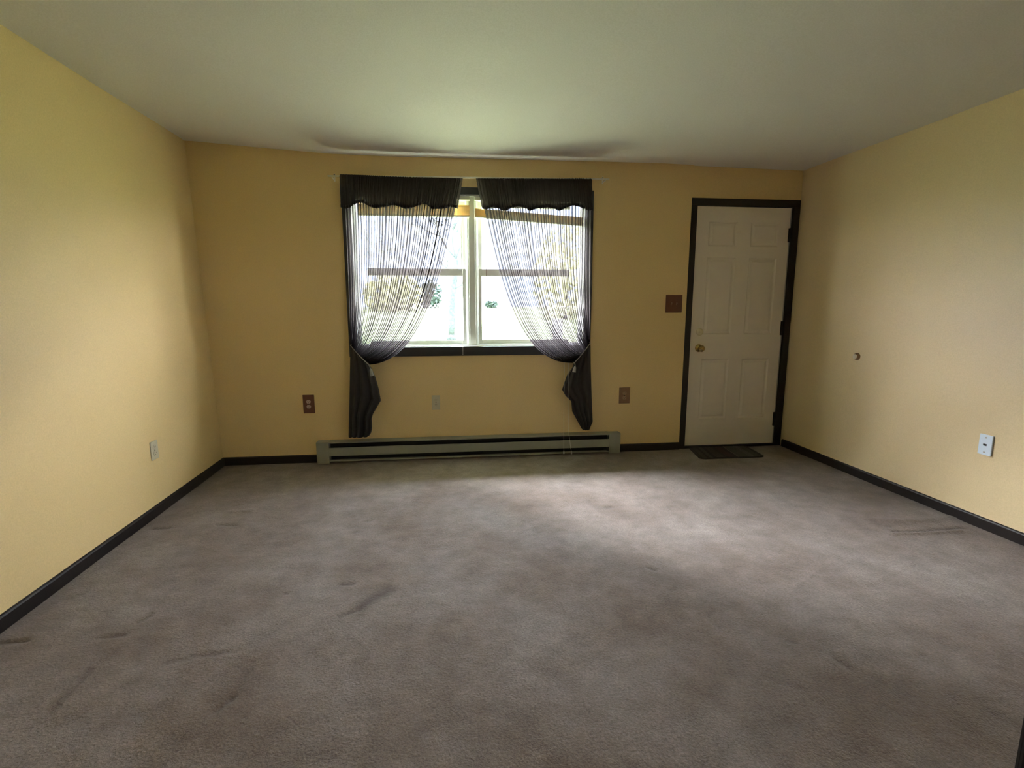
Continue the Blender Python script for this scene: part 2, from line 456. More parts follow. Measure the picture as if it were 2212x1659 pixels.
# ---- ceiling
cx_ = np.linspace(XL-0.2, XR+0.35, 110); cy_ = -np.concatenate([np.linspace(-TH, 2.0, 60), np.linspace(2.05, -YB+0.1, 20)])
P = np.zeros((len(cy_), len(cx_), 3))
for j, y in enumerate(cy_):
    for i, x in enumerate(cx_):
        P[j, i] = (x, y, ceil_z(x, y))
ceil_o = struct(grid_mesh('ceiling', P, M_ceil))
md = ceil_o.modifiers.new('thickness', 'SOLIDIFY'); md.thickness = 0.12; md.offset = 1.0 if ceil_o.data.polygons[0].normal.z > 0 else -1.0

# ---- front wall with the window opening, the door wall set back a little
WX0, WX1 = on_y(763, 600, 0).x, on_y(1264, 600, 0).x
WZ0, WZ1 = on_y(1000, 748.5, 0).z, on_y(1000, 420.5, 0).z
ZT = H0 + 0.10
bm = boxes(((XL-0.2, 0, -0.1), (WX0, TH, ZT)), ((WX1, 0, -0.1), (DL, TH, ZT)),
           ((WX0, 0, -0.1), (WX1, TH, WZ0)), ((WX0, 0, WZ1), (WX1, TH, ZT)))
struct(obj('wall_front', bm, M_wall))
DOZ = 2.045
bm = boxes(((DL, REC, DOZ+0.002), (XR+0.3, TH, ZT)), ((DL, REC, -0.1), (DL+0.035, TH, DOZ+0.002)),
           ((DR-0.035, REC, -0.1), (XR+0.3, TH, DOZ+0.002)))
struct(obj('wall_front_entry', bm, M_wall))
# ---- side walls and the back wall; the right wall has an added opening for fill light
def slab(fn, ya, yb, za, zb, t, mat, name):
    bm = NB()
    A = [(fn(ya, za), ya, za), (fn(yb, za), yb, za), (fn(yb, zb), yb, zb), (fn(ya, zb), ya, zb)]
    B = [(x+t, y, z) for x, y, z in A]
    hexa(bm, A+B)
    return struct(obj(name, bm, mat))
slab(lx, 0.0, YB, -0.1, ZT, -0.14, M_wall, 'wall_left')
BY0, BY1, BZ0, BZ1 = -5.30, -4.85, 1.25, 1.70     # unseen opening added behind the camera to brighten the room
bm = NB()
for ya, yb, za, zb in ((REC, BY1, -0.1, ZT), (BY0, YB, -0.1, ZT), (BY1, BY0, -0.1, BZ0), (BY1, BY0, BZ1, ZT)):
    A = [(rx(ya), ya, za), (rx(yb), yb, za), (rx(yb), yb, zb), (rx(ya), ya, zb)]
    hexa(bm, A + [(x+0.14, y, z) for x, y, z in A])
struct(obj('wall_right', bm, M_wallg))
xa, xb = lx(YB, 0)-0.1, rx(YB)+0.1
bm = boxes(((xa, YB-TH, -0.1), (xb, YB, ZT)))
struct(obj('wall_back', bm, M_wall))

# ---- baseboards
bt = 0.012
def base_prof(bm, pa, pb, n, h=BH):
    """baseboard from pa to pb (floor points on the wall face), n = into the room, rounded top edge"""
    pa, pb, n = Vector(pa), Vector(pb), Vector(n)
    prof = [(0, -0.01), (bt, -0.01), (bt, h-0.010), (bt*0.75, h-0.003), (bt*0.35, h), (0, h)]
    ra = [bm.verts.new(pa + n*d + Vector((0, 0, z))) for d, z in prof]
    rb = [bm.verts.new(pb + n*d + Vector((0, 0, z))) for d, z in prof]
    k = len(prof)
    for i in range(k): bm.faces.new((ra[i], ra[(i+1) % k], rb[(i+1) % k], rb[i]))
    bm.faces.new(ra[::-1]); bm.faces.new(rb)
HX0, HX1 = on_y(684, 975, -0.06).x, on_y(1339, 975, -0.06).x
bm = NB(); base_prof(bm, (XL, 0, 0), (HX0-0.002, 0, 0), (0, -1, 0)); base_prof(bm, (HX1+0.002, 0, 0), (DL-0.001, 0, 0), (0, -1, 0))
struct(obj('baseboard_front', bm, M_trim))
bm = NB(); base_prof(bm, (lx(-bt, 0), -bt, 0), (lx(YB, 0), YB, 0), (1, 0, 0)); struct(obj('baseboard_left', bm, M_trim))
bm = NB(); base_prof(bm, (rx(0), REC-0.03, 0), (rx(YB), YB, 0), (-1, 0, 0)); struct(obj('baseboard_right', bm, M_trim))

# ================================================================== window
YF = 0.060     # room side face of the vinyl frame
win = struct(bpy.data.objects.new('window_1', None)); COL.objects.link(win); win.location = ((WX0+WX1)/2, 0, WZ0)
def wpart(name, bm, mat, parent=win, smooth=False):
    o = obj(name, bm, mat, None, smooth)
    o.parent = parent
    # keep world placement: geometry is authored in world space
    M = Matrix.Identity(4); p = parent; chain = Matrix.Identity(4)
    while p is not None:
        chain = Matrix.Translation(p.location) @ chain if p.type == 'EMPTY' else chain
        p = p.parent
    o.matrix_parent_inverse = chain.inverted()
    return o
# casing boards (black), each its own board
ct = 0.016
cx0, cx1 = on_y(746, 600, -ct).x, on_y(1279, 600, -ct).x
cz0, cz1 = on_y(1000, 768.5, -ct).z, on_y(1000, 404, -ct).z
wpart('side_casing', boxes(((cx0, -ct, cz0), (WX0, 0, cz1)), bev=0.003), M_trimb)
wpart('side_casing', boxes(((WX1, -ct, cz0), (cx1, 0, cz1)), bev=0.003), M_trimb)
wpart('head_casing', boxes(((WX0, -ct, WZ1), (WX1, 0, cz1)), bev=0.003), M_trimb)
wpart('bottom_casing', boxes(((WX0, -ct, cz0), (WX1, 0, WZ0)), bev=0.003), M_trimb)
# jamb lining
wpart('jamb_lining', boxes(((WX0, 0, WZ0), (WX0+0.008, TH, WZ1)), ((WX1-0.008, 0, WZ0), (WX1, TH, WZ1)),
                           ((WX0+.008, 0, WZ1-0.008), (WX1-.008, TH, WZ1)), ((WX0+.008, 0.0, WZ0), (WX1-.008, TH, WZ0+0.006))), M_vinyl)
mxa, mxb = on_y(1010, 600, YF).x, on_y(1030, 600, YF).x       # mullion
fx0, fx1 = WX0+0.008, WX1-0.008
fz0, fz1 = WZ0+0.006, WZ1-0.008
fr = 0.030
def L_frame(xa, xb, za, zb, ya, yb, w, wb=None, wt=None, bev=0.002):
    wb = w if wb is None else wb; wt = w if wt is None else wt
    return boxes(((xa, ya, za), (xa+w, yb, zb)), ((xb-w, ya, za), (xb, yb, zb)),
                 ((xa+w, ya, za), (xb-w, yb, za+wb)), ((xa+w, ya, zb-wt), (xb-w, yb, zb)), bev=bev)
wpart('mullion', boxes(((mxa, YF-0.008, fz0), (mxb, TH, fz1)), ((mxa+.012, YF-.016, fz0), (mxb-.012, YF-.008, fz1)), bev=0.003), M_vinyl)
zmt, zmb = on_y(1000, 583, YF+.05).z, on_y(970, 596, YF+.02).z
zr = on_y(950, 735.0, YF+.02).z
for s, (xa, xb) in enumerate(((fx0, mxa), (mxb, fx1))):
    wpart('window_frame', L_frame(xa, xb, fz0, fz1, YF, TH, 0.014, 0.012, 0.022), M_vinylt)
    xi, xj = xa+0.014, xb-0.014
    # stile widths from the picture: outer stiles broad
    if s == 0:
        gu = (on_y(795, 520, YF+.055).x, on_y(994.6, 520, YF+.055).x); gl = (on_y(797, 650, YF+.02).x, on_y(1000, 650, YF+.02).x)
    else:
        gu = (on_y(1040.5, 520, YF+.055).x, on_y(1230, 520, YF+.055).x); gl = (on_y(1040.7, 650, YF+.02).x, on_y(1229, 650, YF+.02).x)
    zt = fz1-0.022
    # upper sash sits in the outer track
    yu0, yu1 = YF+0.040, YF+0.068
    ous = ((xi, yu0, zmb+.002), (gu[0], yu1, zt)); iis = ((gu[1], yu0, zmb+.002), (xj, yu1, zt))
    if s: ous, iis = iis, ous
    up = wpart('upper_sash', boxes(iis,
               ((gu[0], yu0, zmb+.002), (gu[1], yu1, zmt)), ((gu[0], yu0, zt-0.040), (gu[1], yu1, zt)), bev=0.002), M_vinyl)
    wpart('pane', boxes(((gu[0]-.004, yu0+.012, zmt-.004), (gu[1]+.004, yu0+.016, zt-.036))), M_glass, up)
    wpart('outer_stile', boxes(ous, bev=.002), M_vinylt, up)
    yl0, yl1 = YF+0.008, YF+0.036
    ous = ((xi, yl0, fz0+.012), (gl[0], yl1, zmt+.006)); iis = ((gl[1], yl0, fz0+.012), (xj, yl1, zmt+.006))
    if s: ous, iis = iis, ous
    lo = wpart('lower_sash', boxes(iis,
               ((gl[0], yl0, fz0+.012), (gl[1], yl1, zr)), ((gl[0], yl0, zmb), (gl[1], yl1, zmt+.006)), bev=0.002), M_vinyl)
    wpart('pane', boxes(((gl[0]-.004, yl0+.012, zr-.004), (gl[1]+.004, yl0+.016, zmb+.004))), M_glass, lo)
    wpart('outer_stile', boxes(ous, bev=.002), M_vinylt, lo)
    xm = (gl[0]+gl[1])/2
    wpart('sash_lock', boxes(((xm-.03, yl0+.002, zmt+.006), (xm+.03, yl1-.004, zmt+.014)), ((xm-.01, yl0, zmt+.014), (xm+.02, yl0+.012, zmt+.022)), bev=0.002), M_vinyl, lo)

# ================================================================== mini blinds drawn up inside the window
def blind(label, x0, x1, zb_l, zb_r, thick, wand):
    t = thing('mini_blind', label, 'blind', Matrix.Translation(((x0+x1)/2, 0.03, WZ1)), 'raised mini blinds in the window')
    o = Vector(t.location)
    def loc(p): return Vector(p)-o
    hz = WZ1-0.009
    obj('headrail', boxes((loc((x0, .012, hz-.026)), loc((x1, .045, hz))), bev=0.002), M_blindh, t)
    n = 22
    bm = NB()
    for k in range(n):
        f = k/(n-1)
        j = 0.0015*math.sin(k*2.3)
        zl = zb_l+0.012 + (thick-0.012)*f; zrr = zb_r+0.012 + (thick-0.012)*f
        a = loc((x0+.004, .014+j, zl)); b = loc((x1-.004, .014+j, zrr))
        hexa(bm, [a, a+Vector((0, .0125, .0022)), a+Vector((0, .0125, .0034)), a+Vector((0, 0, .0010)),
                  b, b+Vector((0, .0125, .0022)), b+Vector((0, .0125, .0034)), b+Vector((0, 0, .0010))])
        a2, b2 = a+Vector((0, .0125, .0)), b+Vector((0, .0125, .0))
        hexa(bm, [a2, a2+Vector((0, .0125, -.0022)), a2+Vector((0, .0125, -.001)), a2+Vector((0, 0, .0022)),
                  b2, b2+Vector((0, .0125, -.0022)), b2+Vector((0, .0125, -.001)), b2+Vector((0, 0, .0022))])
    s = obj('slats', bm, M_blind, t); s['kind'] = 'stuff'
    bm = NB()
    a = loc((x0+.004, .014, zb_l)); b = loc((x1-.004, .014, zb_r))
    hexa(bm, [a, a+Vector((0, .026, 0)), a+Vector((0, .026, .011)), a+Vector((0, 0, .011)), b, b+Vector((0, .026, 0)), b+Vector((0, .026, .011)), b+Vector((0, 0, .011))])
    obj('bottom_rail', bm, M_blindh, t)
    for f in (.12, .88):
        xx = x0+(x1-x0)*f; zz = zb_l+(zb_r-zb_l)*f
        obj('ladder_cord', boxes((loc((xx-.001, .012, zz)), loc((xx+.001, .0135, hz-.02)))), M_cordw, t)
    if wand:
        (px, pya, pyb, mt, rr, yw) = wand
        pa, pb = on_y(px, pya, yw), on_y(px+1, pyb, yw)
        bm = NB(); tube(bm, [loc(pa + Vector((0, 0.012, 0))), loc(pa), loc(pb)], rr, 6); lathe(bm, [(rr, -.001), (rr*1.6, 0), (rr, .001)], 6, origin=tuple(loc(pb)))
        obj('tilt_wand', bm, mt, t)
    return t
YS = 0.025
mini1 = blind('tan mini blind drawn up level in the left half of the window', on_y(771, 440, YS).x, on_y(1015, 440, YS).x,
      on_y(900, 468, YS).z, on_y(900, 467, YS).z, .088, (999, 470, 766, M_cordw, .0016, -.020))
mini2 = blind('tan mini blind hanging tilted, lower at its right end, in right window half', on_y(1025, 440, YS).x, on_y(1262, 440, YS).x,
      on_y(1025, 470, YS).z, on_y(1262, 489, YS).z, .066, (1050, 470, 646, M_wand, .0026, .004))

# ================================================================== curtains
YC = -0.075
rz = on_y(1013, 384, YC).z
rpa, rpb = on_y(708, 380, YC), on_y(1316, 387, YC)
rod = thing('curtain_rod', 'thin cream curtain rod over the window showing past both curtains', 'curtain rod', Matrix.Translation((0, 0, rz)))
bm = NB(); tube(bm, [rpa-Vector((0, 0, rz)), rpb-Vector((0, 0, rz))], 0.006, 12); obj('rod', bm, M_rod, rod, True)
for p, s in ((rpa, 1), (rpb, -1)):
    q = p - Vector((0, 0, rz)) + Vector((s*0.03, 0, 0))
    bm = NB(); box(bm, (q.x-.006, -.003, q.z-.02), (q.x+.006, 0, q.z+.035), .001); box(bm, (q.x-.004, YC, q.z-.012), (q.x+.004, 0, q.z-.006), .001)
    br = obj('bracket', bm, M_rod, rod)
    bm = NB(); lathe(bm, [(.004, -.006), (.005, -.003), (.005, 0)], 10, origin=(q.x, -.002, q.z+.026)); obj('screw', bm, M_steel, br)

def px_curve(pts, Y):
    return [on_y(x, y, Y) for x, y in pts]
def interp_poly(xs, ys, u): return np.interp(u, xs, ys)
def smooth_noise(n, step, seed):
    r = np.random.default_rng(seed); k = r.random(n//step+3)
    t = np.arange(n)/step; i = t.astype(int); f = t-i; f = f*f*(3-2*f)
    return k[i]*(1-f)+k[i+1]*f

def sheer_panel(cur, top0, top1, tie0, tie1, c1, c2, nf, seed):
    """cloth from the rod (top0..top1, pixels) down to the tie (tie0..tie1); c1, c2 the free edge's control points"""
    nu, nv = 900, 70
    T0, T1, E0, E1 = [on_y(*p, YC) for p in (top0, top1, tie0, tie1)]
    C1, C2 = on_y(*c1, YC), on_y(*c2, YC)
    u = np.linspace(0, 1, nu); v = np.linspace(0, 1, nv)
    ph = np.cumsum(0.55+0.9*smooth_noise(nu, 14, seed)); ph = ph/ph[-1]*2*math.pi*nf
    kk = 0.75 + 0.9*smooth_noise(nu, 22, seed+1)**2 + 3.2*smooth_noise(nu, 34, seed+5)**8
    amp = 0.5+0.9*smooth_noise(nu, 18, seed+2)
    uu = u + kk*np.sin(ph)/(2*math.pi*nf)
    P = np.zeros((nv, nu, 3))
    cx_ = ((T0.x, T1.x), (None, C1.x), (None, C2.x), (E0.x, E1.x))
    for j, t in enumerate(v):
        b0, b1, b2, b3 = (1-t)**3, 3*t*(1-t)**2, 3*t*t*(1-t), t**3
        # left edge straight, right edge the bezier; in between the controls are blended
        s = uu
        def ctl(a, bq, tt): return a.lerp(bq, tt)
        e0 = [T0, T0.lerp(E0, .33), T0.lerp(E0, .66), E0]
        e1 = [T1, C1, C2, E1]
        g = [s, np.sign(s)*np.abs(s)**0.9, np.sign(s)*np.abs(s)**0.75, s]
        for ax in (0, 2):
            val = 0
            for b, q0, q1, gg in zip((b0, b1, b2, b3), e0, e1, g):
                val = val + b*(q0[ax] + (q1[ax]-q0[ax])*gg)
            P[j, :, ax] = val
        A = 0.0055*(1-t) + 0.012*t**3 + 0.004
        P[j, :, 1] = YC + A*amp*np.cos(ph) + 0.010*t*np.sin(u*9+seed)*(1-t) - 0.012*np.sin(math.pi*min(1, t*1.0))*u
    return grid_mesh('sheer_panel', P, M_sheer, cur)

def valance(cur, tl, tr, bl, br, scal, nf, seed):
    nu, nv = 700, 26
    Yv = YC-0.016
    TLp, TRp, BLp, BRp = [on_y(*p, Yv) for p in (tl, tr, bl, br)]
    u = np.linspace(0, 1, nu)
    xs = [p[0] for p in scal]; ys = [p[1] for p in scal]
    ph = np.cumsum(0.5+smooth_noise(nu, 10, seed)); ph = ph/ph[-1]*2*math.pi*nf
    amp = 0.4+1.0*smooth_noise(nu, 12, seed+3)
    P = np.zeros((nv, nu, 3)); bot = []
    for i, t in enumerate(u):
        top = TLp.lerp(TRp, t)
        xpx = bl[0] + (br[0]-bl[0])*t
        b = on_y(xpx, float(np.interp(xpx, xs, ys)), Yv)
        bot.append(b)
        for j in range(nv):
            s = j/(nv-1)
            p = top.lerp(b, s)
            # header wraps over the rod, then the cloth flares to the scalloped hem
            a = (0.002+0.005*s)*amp[i]
            yy = p.y + a*math.cos(ph[i]) - 0.012*s
            if s < 0.06: yy += 0.016*(1-s/0.06)
            P[j, i] = (p.x + 0.0016*s*math.sin(ph[i]*1.0), yy, p.z)
    va = grid_mesh('valance', P, M_val, cur)
    # hem: a folded band following the scallops
    hb = 0.022
    Q = np.zeros((6, nu, 3))
    for i in range(nu):
        bx, by, bz = P[-1, i]
        for j, (dy, dzz) in enumerate(((0, hb), (-.003, hb*.9), (-.004, hb*.4), (-.003, -.001), (.003, -.001), (.004, hb))):
            Q[j, i] = (bx, by+dy, bz+dzz)
    grid_mesh('hem', Q, M_hem, va)
    return va

def tail(cur, L, R, flare, nf, seed):
    """gathered cloth below the tie: L and R are pixel outlines from the top down"""
    nu, nv = 260, 90
    def samp(C, n):
        ys = [c[1] for c in C]; xs = [c[0] for c in C]
        yy = np.linspace(ys[0], ys[-1], n); return np.interp(yy, ys, xs), yy
    lx_, ly_ = samp(L, nv); rx_, ry_ = samp(R, nv)
    u = np.linspace(0, 1, nu)
    ph = np.cumsum(0.5+smooth_noise(nu, 25, seed)); ph = ph/ph[-1]*2*math.pi*nf
    amp = 0.5+0.9*smooth_noise(nu, 30, seed+3)
    P = np.zeros((nv, nu*2, 3))
    for j in range(nv):
        t = j/(nv-1)
        a = on_y(lx_[j], ly_[j], YC); b = on_y(rx_[j], ry_[j], YC)
        w = 0.75+0.25*t
        for i in range(nu):
            s = u[i]; p = a.lerp(b, s)
            env = math.sqrt(max(0, 1-(2*s-1)**2))
            dzb = 0.006*math.cos(ph[i]+.5)*t
            yf = YC - 0.030*env - (0.009+0.010*t)*amp[i]*math.cos(ph[i])*env
            yb = YC + 0.022*env
            P[j, i] = (p.x, yf, p.z+dzb); P[j, 2*nu-1-i] = (p.x, yb, p.z+dzb)
    return grid_mesh('gathered_tail', P, M_tail, cur)

def tie_back(label, pa, pb, tas):
    A, B = on_y(*pa, YC-.03), on_y(*pb, YC-.045)
    t = thing('curtain_tieback', label, 'tieback', Matrix.Translation(B))
    bm = NB()
    wall = Vector((A.x, 0.0, A.z+.01)); n = 10
    pts = [wall-B, Vector((A.x, YC, A.z+.004))-B, A-B] + [(A.lerp(B, k/n) + Vector((0, -.010*math.sin(math.pi*k/n), -.004*math.sin(math.pi*k/n))))-B for k in range(1, n+1)]
    pts += [Vector((0.0, .02, -.004)), Vector((.0, .06, .0))]
    tube(bm, pts, .0035, 8)
    obj('cord', bm, M_cordg, t, True)
    T0, T1 = on_y(tas[0], tas[1], YC-.05)-B, on_y(tas[2], tas[3], YC-.05)-B
    bm = NB(); tube(bm, [Vector((0, 0, 0)), T0.lerp(T1, .15), T0.lerp(T1, .3)], .003, 8); tube(bm, [T0.lerp(T1, .25), T0.lerp(T1, .4), T1], .005, 10, .015)
    obj('tassel', bm, M_tassel, t, True)

GRP = 'tied back curtain panels at the window'
c1 = thing('curtain', 'dark sheer curtain with gathered valance tied back at the left of the window', 'curtain', None)
valance(c1, (733, 375), (1000, 384), (736, 448), (989, 451), [(736, 448), (745, 451), (757, 449), (764, 443), (772, 439), (787, 439), (799, 447), (812, 451), (830, 447), (852, 443), (866, 448), (877, 452), (893, 448), (912, 442), (922, 442), (933, 452), (955, 451), (975, 448), (989, 451)], 52, 11)
sheer_panel(c1, (742, 380), (994, 388), (757, 750), (799, 788), (962, 590), (912, 780), 38, 21)
tail(c1, [(757, 748), (756, 800), (755, 860), (753, 944)], [(797, 787), (803, 796), (811, 815), (818, 840), (823, 866), (817, 876), (806, 895), (803, 905), (804, 925), (802, 936), (798, 942)], 0, 4, 31)
c2 = thing('curtain', 'dark sheer curtain with gathered valance tied back at the right of the window', 'curtain', None)
valance(c2, (1028, 384), (1279, 384), (1041, 451), (1280, 455), [(1041, 451), (1050, 453), (1062, 449), (1075, 450), (1087, 456), (1094, 455), (1105, 449), (1122, 446), (1135, 450), (1144, 456), (1158, 451), (1180, 448), (1195, 450), (1208, 456), (1220, 450), (1236, 444), (1252, 447), (1266, 453), (1280, 455)], 52, 12)
sheer_panel(c2, (1278, 384), (1034, 386), (1275, 744), (1240, 784), (1075, 610), (1122, 790), 38, 22)
tail(c2, [(1275.5, 745), (1276, 785), (1278, 863), (1280, 911), (1273, 927)], [(1240, 784), (1236, 795), (1225, 810), (1214, 842), (1222, 856), (1234, 868), (1236, 890), (1247, 910), (1256, 927)], 0, 4, 32)
tie_back('thin grey cord with a pale tassel holding the left curtain', (757, 746), (797, 788), (799, 791, 804, 812))
tie_back('thin grey cord with a pale tassel holding the right curtain', (1275, 741), (1241, 783), (1243, 787, 1240, 804))

# blind pull cords hanging below the right curtain
def pull_cord(label, pts):
    q = [on_y(x, y, Y) for x, y, Y in pts]
    t = thing('pull_cord', label, 'cord', Matrix.Translation(q[-1]), 'blind pull cords below the right curtain')
    o = q[-1]
    bm = NB(); tube(bm, [p-o for p in q], .0012, 6); obj('cord', bm, M_cordw, t)
    bm = NB(); tube(bm, [Vector((0, 0, .018)), Vector((0, 0, .008)), Vector((0, 0, -.008))], .003, 10, .006); obj('tassel', bm, M_cordw, t, True)
pull_cord('thin white blind cord hanging straight to the heater, left one of two', [(1219, 700, -.025), (1219, 785, -.03), (1219, 815, -.13), (1218, 900, -.13), (1218, 978, -.13)])
pull_cord('thin white blind cord bent sideways at the heater, right one of two', [(1226, 700, -.025), (1228, 785, -.03), (1229, 815, -.13), (1228.5, 935, -.13), (1234.5, 979, -.13)])

# ================================================================== baseboard heater
hy = -0.066
hzt = on_y(1000, 950, hy).z
hzt = (on_y(700, 957.5, hy).z + on_y(1330, 936, hy).z)/2
ht = thing('baseboard_heater', 'long beige enamel baseboard heater under the window', 'heater', Matrix.Translation(((HX0+HX1)/2, 0, 0)))
ox = (HX0+HX1)/2
def hb(*a, bev=0.0):
    return boxes(*[((p[0]-ox, p[1], p[2]), (q[0]-ox, q[1], q[2])) for p, q in a], bev=bev)
sx0, sx1 = on_y(710, 965, hy).x, on_y(1316, 944, hy).x
za = 0.004; Htop = hzt
s1, s2 = Htop*0.95, Htop*0.75      # upper outlet slot
p2 = Htop*0.36                     # panel bottom
p3 = Htop*0.16                     # lower strip top
obj('back_plate', hb(((HX0+.002, -.004, za), (HX1-.002, 0, Htop+.004))), M_heat, ht)
bm = NB()
hexa(bm, [(sx0-ox, 0, Htop+.006), (sx0-ox, hy+.002, Htop), (sx0-ox, hy+.002, s1), (sx0-ox, hy+.006, s1),
          (sx1-ox, 0, Htop+.006), (sx1-ox, hy+.002, Htop), (sx1-ox, hy+.002, s1), (sx1-ox, hy+.006, s1)])
obj('top_cover', bm, M_heat, ht)
obj('front_panel', hb(((sx0, hy, p2), (sx1, hy+.003, s2)), ((sx0, hy+.003, s2-.004), (sx1, hy+.010, s2)), bev=.001), M_heat, ht)
obj('bottom_strip', hb(((sx0, hy+.006, .016), (sx1, hy+.009, p3)), ((sx0, hy+.009, .016), (sx1, -.02, .019)), bev=.001), M_heat, ht)
obj('end_cap', hb(((HX0, hy-.001, za), (sx0, 0, Htop+.003)), bev=.002), M_heat, ht)
obj('end_cap', hb(((sx1, hy-.001, za), (HX1, 0, Htop+.003)), bev=.002), M_heat, ht)
bm = NB()
nfin = 120
for k in range(nfin):
    x = sx0+.05+(sx1-sx0-.1)*k/(nfin-1)-ox
    box(bm, (x-.0005, -.05, .055), (x+.0005, -.012, .105))
tube(bm, [(sx0+.01-ox, -.03, .08), (sx1-.01-ox, -.03, .08)], .009, 8)
f = obj('heating_fins', bm, M_fin, ht); f['kind'] = 'stuff'
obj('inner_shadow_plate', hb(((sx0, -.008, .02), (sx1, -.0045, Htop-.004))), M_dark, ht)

# ================================================================== entry door
dsx0, dsx1 = DL+0.058, DR-0.058
dzb, dzt = 0.022, DOZ-0.004
yd = REC + 0.006
door = struct(bpy.data.objects.new('door_1', None)); COL.objects.link(door); door.location = (dsx0, yd, 0)
D = Vector(door.location)
def dbox(*a, bev=0.0): return boxes(*[(Vector(p)-D, Vector(q)-D) for p, q in a], bev=bev)
# leaf with six pressed panels: stiles and rails around recessed fields
xs = [on_y(1527, 650, yd).x, on_y(1576, 650, yd).x, on_y(1611, 650, yd).x, on_y(1661, 650, yd).x]
xs = [dsx0+.115, dsx0+.365, dsx0+.485, dsx0+.735]
zs = [(0.26, 0.86), (1.04, 1.60), (1.70, 1.93)]
z_a = on_y(1545, 904, yd).z; z_b = on_y(1545, 776, yd).z
z_c = on_y(1540, 722, yd).z; z_d = on_y(1540, 556, yd).z
zs = [(z_a, z_b), (z_c, z_d), (z_d+.09, dzt-.12)]
bm = NB()
xe = [dsx0, xs[0], xs[1], xs[2], xs[3], dsx1-.012]
ze = [dzb, zs[0][0], zs[0][1], zs[1][0], zs[1][1], zs[2][0], zs[2][1], dzt]
for a, b in ((xe[0], xe[1]), (xe[2], xe[3]), (xe[4], xe[5])):
    box(bm, Vector((a, yd, dzb))-D, Vector((b, yd+.035, dzt))-D)
for i in (0, 2, 4, 6):
    for a, b in ((xe[1], xe[2]), (xe[3], xe[4])):
        box(bm, Vector((a, yd, ze[i]))-D, Vector((b, yd+.035, ze[i+1]))-D)
bmesh.ops.remove_doubles(bm, verts=bm.verts, dist=1e-5)
leaf = obj('door_leaf', bm, M_door, door)
for (za_, zb_) in zs:
    for (a, b) in ((xs[0], xs[1]), (xs[2], xs[3])):
        bm = NB()
        # bevel down from the stile, flat groove, raised field
        rings = [(0, 0.0), (.010, .007), (.018, .007), (.034, .001), (.036, .001)]
        vr = []
        for ins, dep in rings:
            vr.append([bm.verts.new(Vector((x, yd+dep, z))-D) for x, z in ((a+ins, za_+ins), (b-ins, za_+ins), (b-ins, zb_-ins), (a+ins, zb_-ins))])
        for i in range(len(vr)-1):
            for k in range(4): bm.faces.new((vr[i][k], vr[i][(k+1) % 4], vr[i+1][(k+1) % 4], vr[i+1][k]))
        bm.faces.new(vr[-1])
        back = [bm.verts.new(Vector((x, yd+.030, z))-D) for x, z in ((a, za_), (b, za_), (b, zb_), (a, zb_))]
        for k in range(4): bm.faces.new((vr[0][k], back[k], back[(k+1) % 4], vr[0][(k+1) % 4]))
        bm.faces.new(back[::-1])
        obj('door_panel', bm, M_door, door)
def dround(name, px, py, prof, mat, lab=None, parent=door):
    q = on_y(px, py, yd)-D
    bm = NB(); lathe(bm, prof, 28, origin=(q.x, 0, q.z))
    o = obj(name, bm, mat, parent, True)
    if lab: o['label'] = lab
    return o
db = dround('deadbolt', 1511, 717, [(.031, 0), (.031, -.006), (.028, -.010), (.022, -.014), (.020, -.016)], M_brassp, 'pale brass deadbolt rose')
q = on_y(1511, 717, yd)-D
obj('thumb_turn', boxes(((q.x-.014, -.030, q.z-.005), (q.x+.014, -.015, q.z+.005)), bev=.002), M_brassp, db)
dround('door_knob', 1509, 752, [(.033, 0), (.033, -.004), (.028, -.009), (.013, -.012), (.012, -.030), (.020, -.036), (.027, -.046), (.028, -.056), (.024, -.064), (.014, -.069), (.004, -.070)], M_brass, 'worn brass knob')
for (ya_, yb_, xp) in ((493, 523, 1703.5), (694, 724, 1689.5), (890, 919, 1674.5)):
    za_, zb_ = on_y(xp, yb_, yd).z, on_y(xp, ya_, yd).z
    xh = dsx1-.010
    bm = NB(); tube(bm, [Vector((xh, yd-.006, za_))-D, Vector((xh, yd-.006, zb_))-D], .006, 10); box(bm, Vector((xh-.012, yd-.001, za_))-D, Vector((xh, yd+.001, zb_))-D)
    obj('hinge', bm, M_steel, door)
obj('weatherstrip', dbox(((dsx1-.010, yd+.004, dzb), (dsx1, yd+.03, dzt))), M_strip, door)
obj('door_light_stop', dbox(((dsx0-.02, yd+.0355, DOZ-.05), (dsx1+.02, TH-.01, DOZ+.03)), ((dsx0-.02, yd+.0355, -.01), (dsx1+.02, TH-.01, .06)),
    ((dsx0-.02, yd+.0355, .0601), (dsx0+.03, TH-.01, DOZ-.0501)), ((dsx1-.03, yd+.0355, .0601), (dsx1+.02, TH-.01, DOZ-.0501))), M_trim, door)  # unseen strips added behind the leaf to block daylight at its gaps
obj('threshold', dbox(((dsx0-.02, REC-.012, -.004), (dsx1+.02, TH, .018)), bev=.003), M_trim, door)
# casing: three boards, mitred look
yc0 = REC-.012
obj('side_casing', dbox(((DL, yc0, 0), (dsx0-.001, REC+.03, DOZ)), bev=.002), M_trim, door)
obj('side_casing', dbox(((dsx1+.001, yc0, 0), (DR, REC+.03, DOZ)), bev=.002), M_trim, door)
obj('head_casing', dbox(((DL, yc0, DOZ), (DR, REC+.03, DOZ+.057)), bev=.002), M_trim, door)

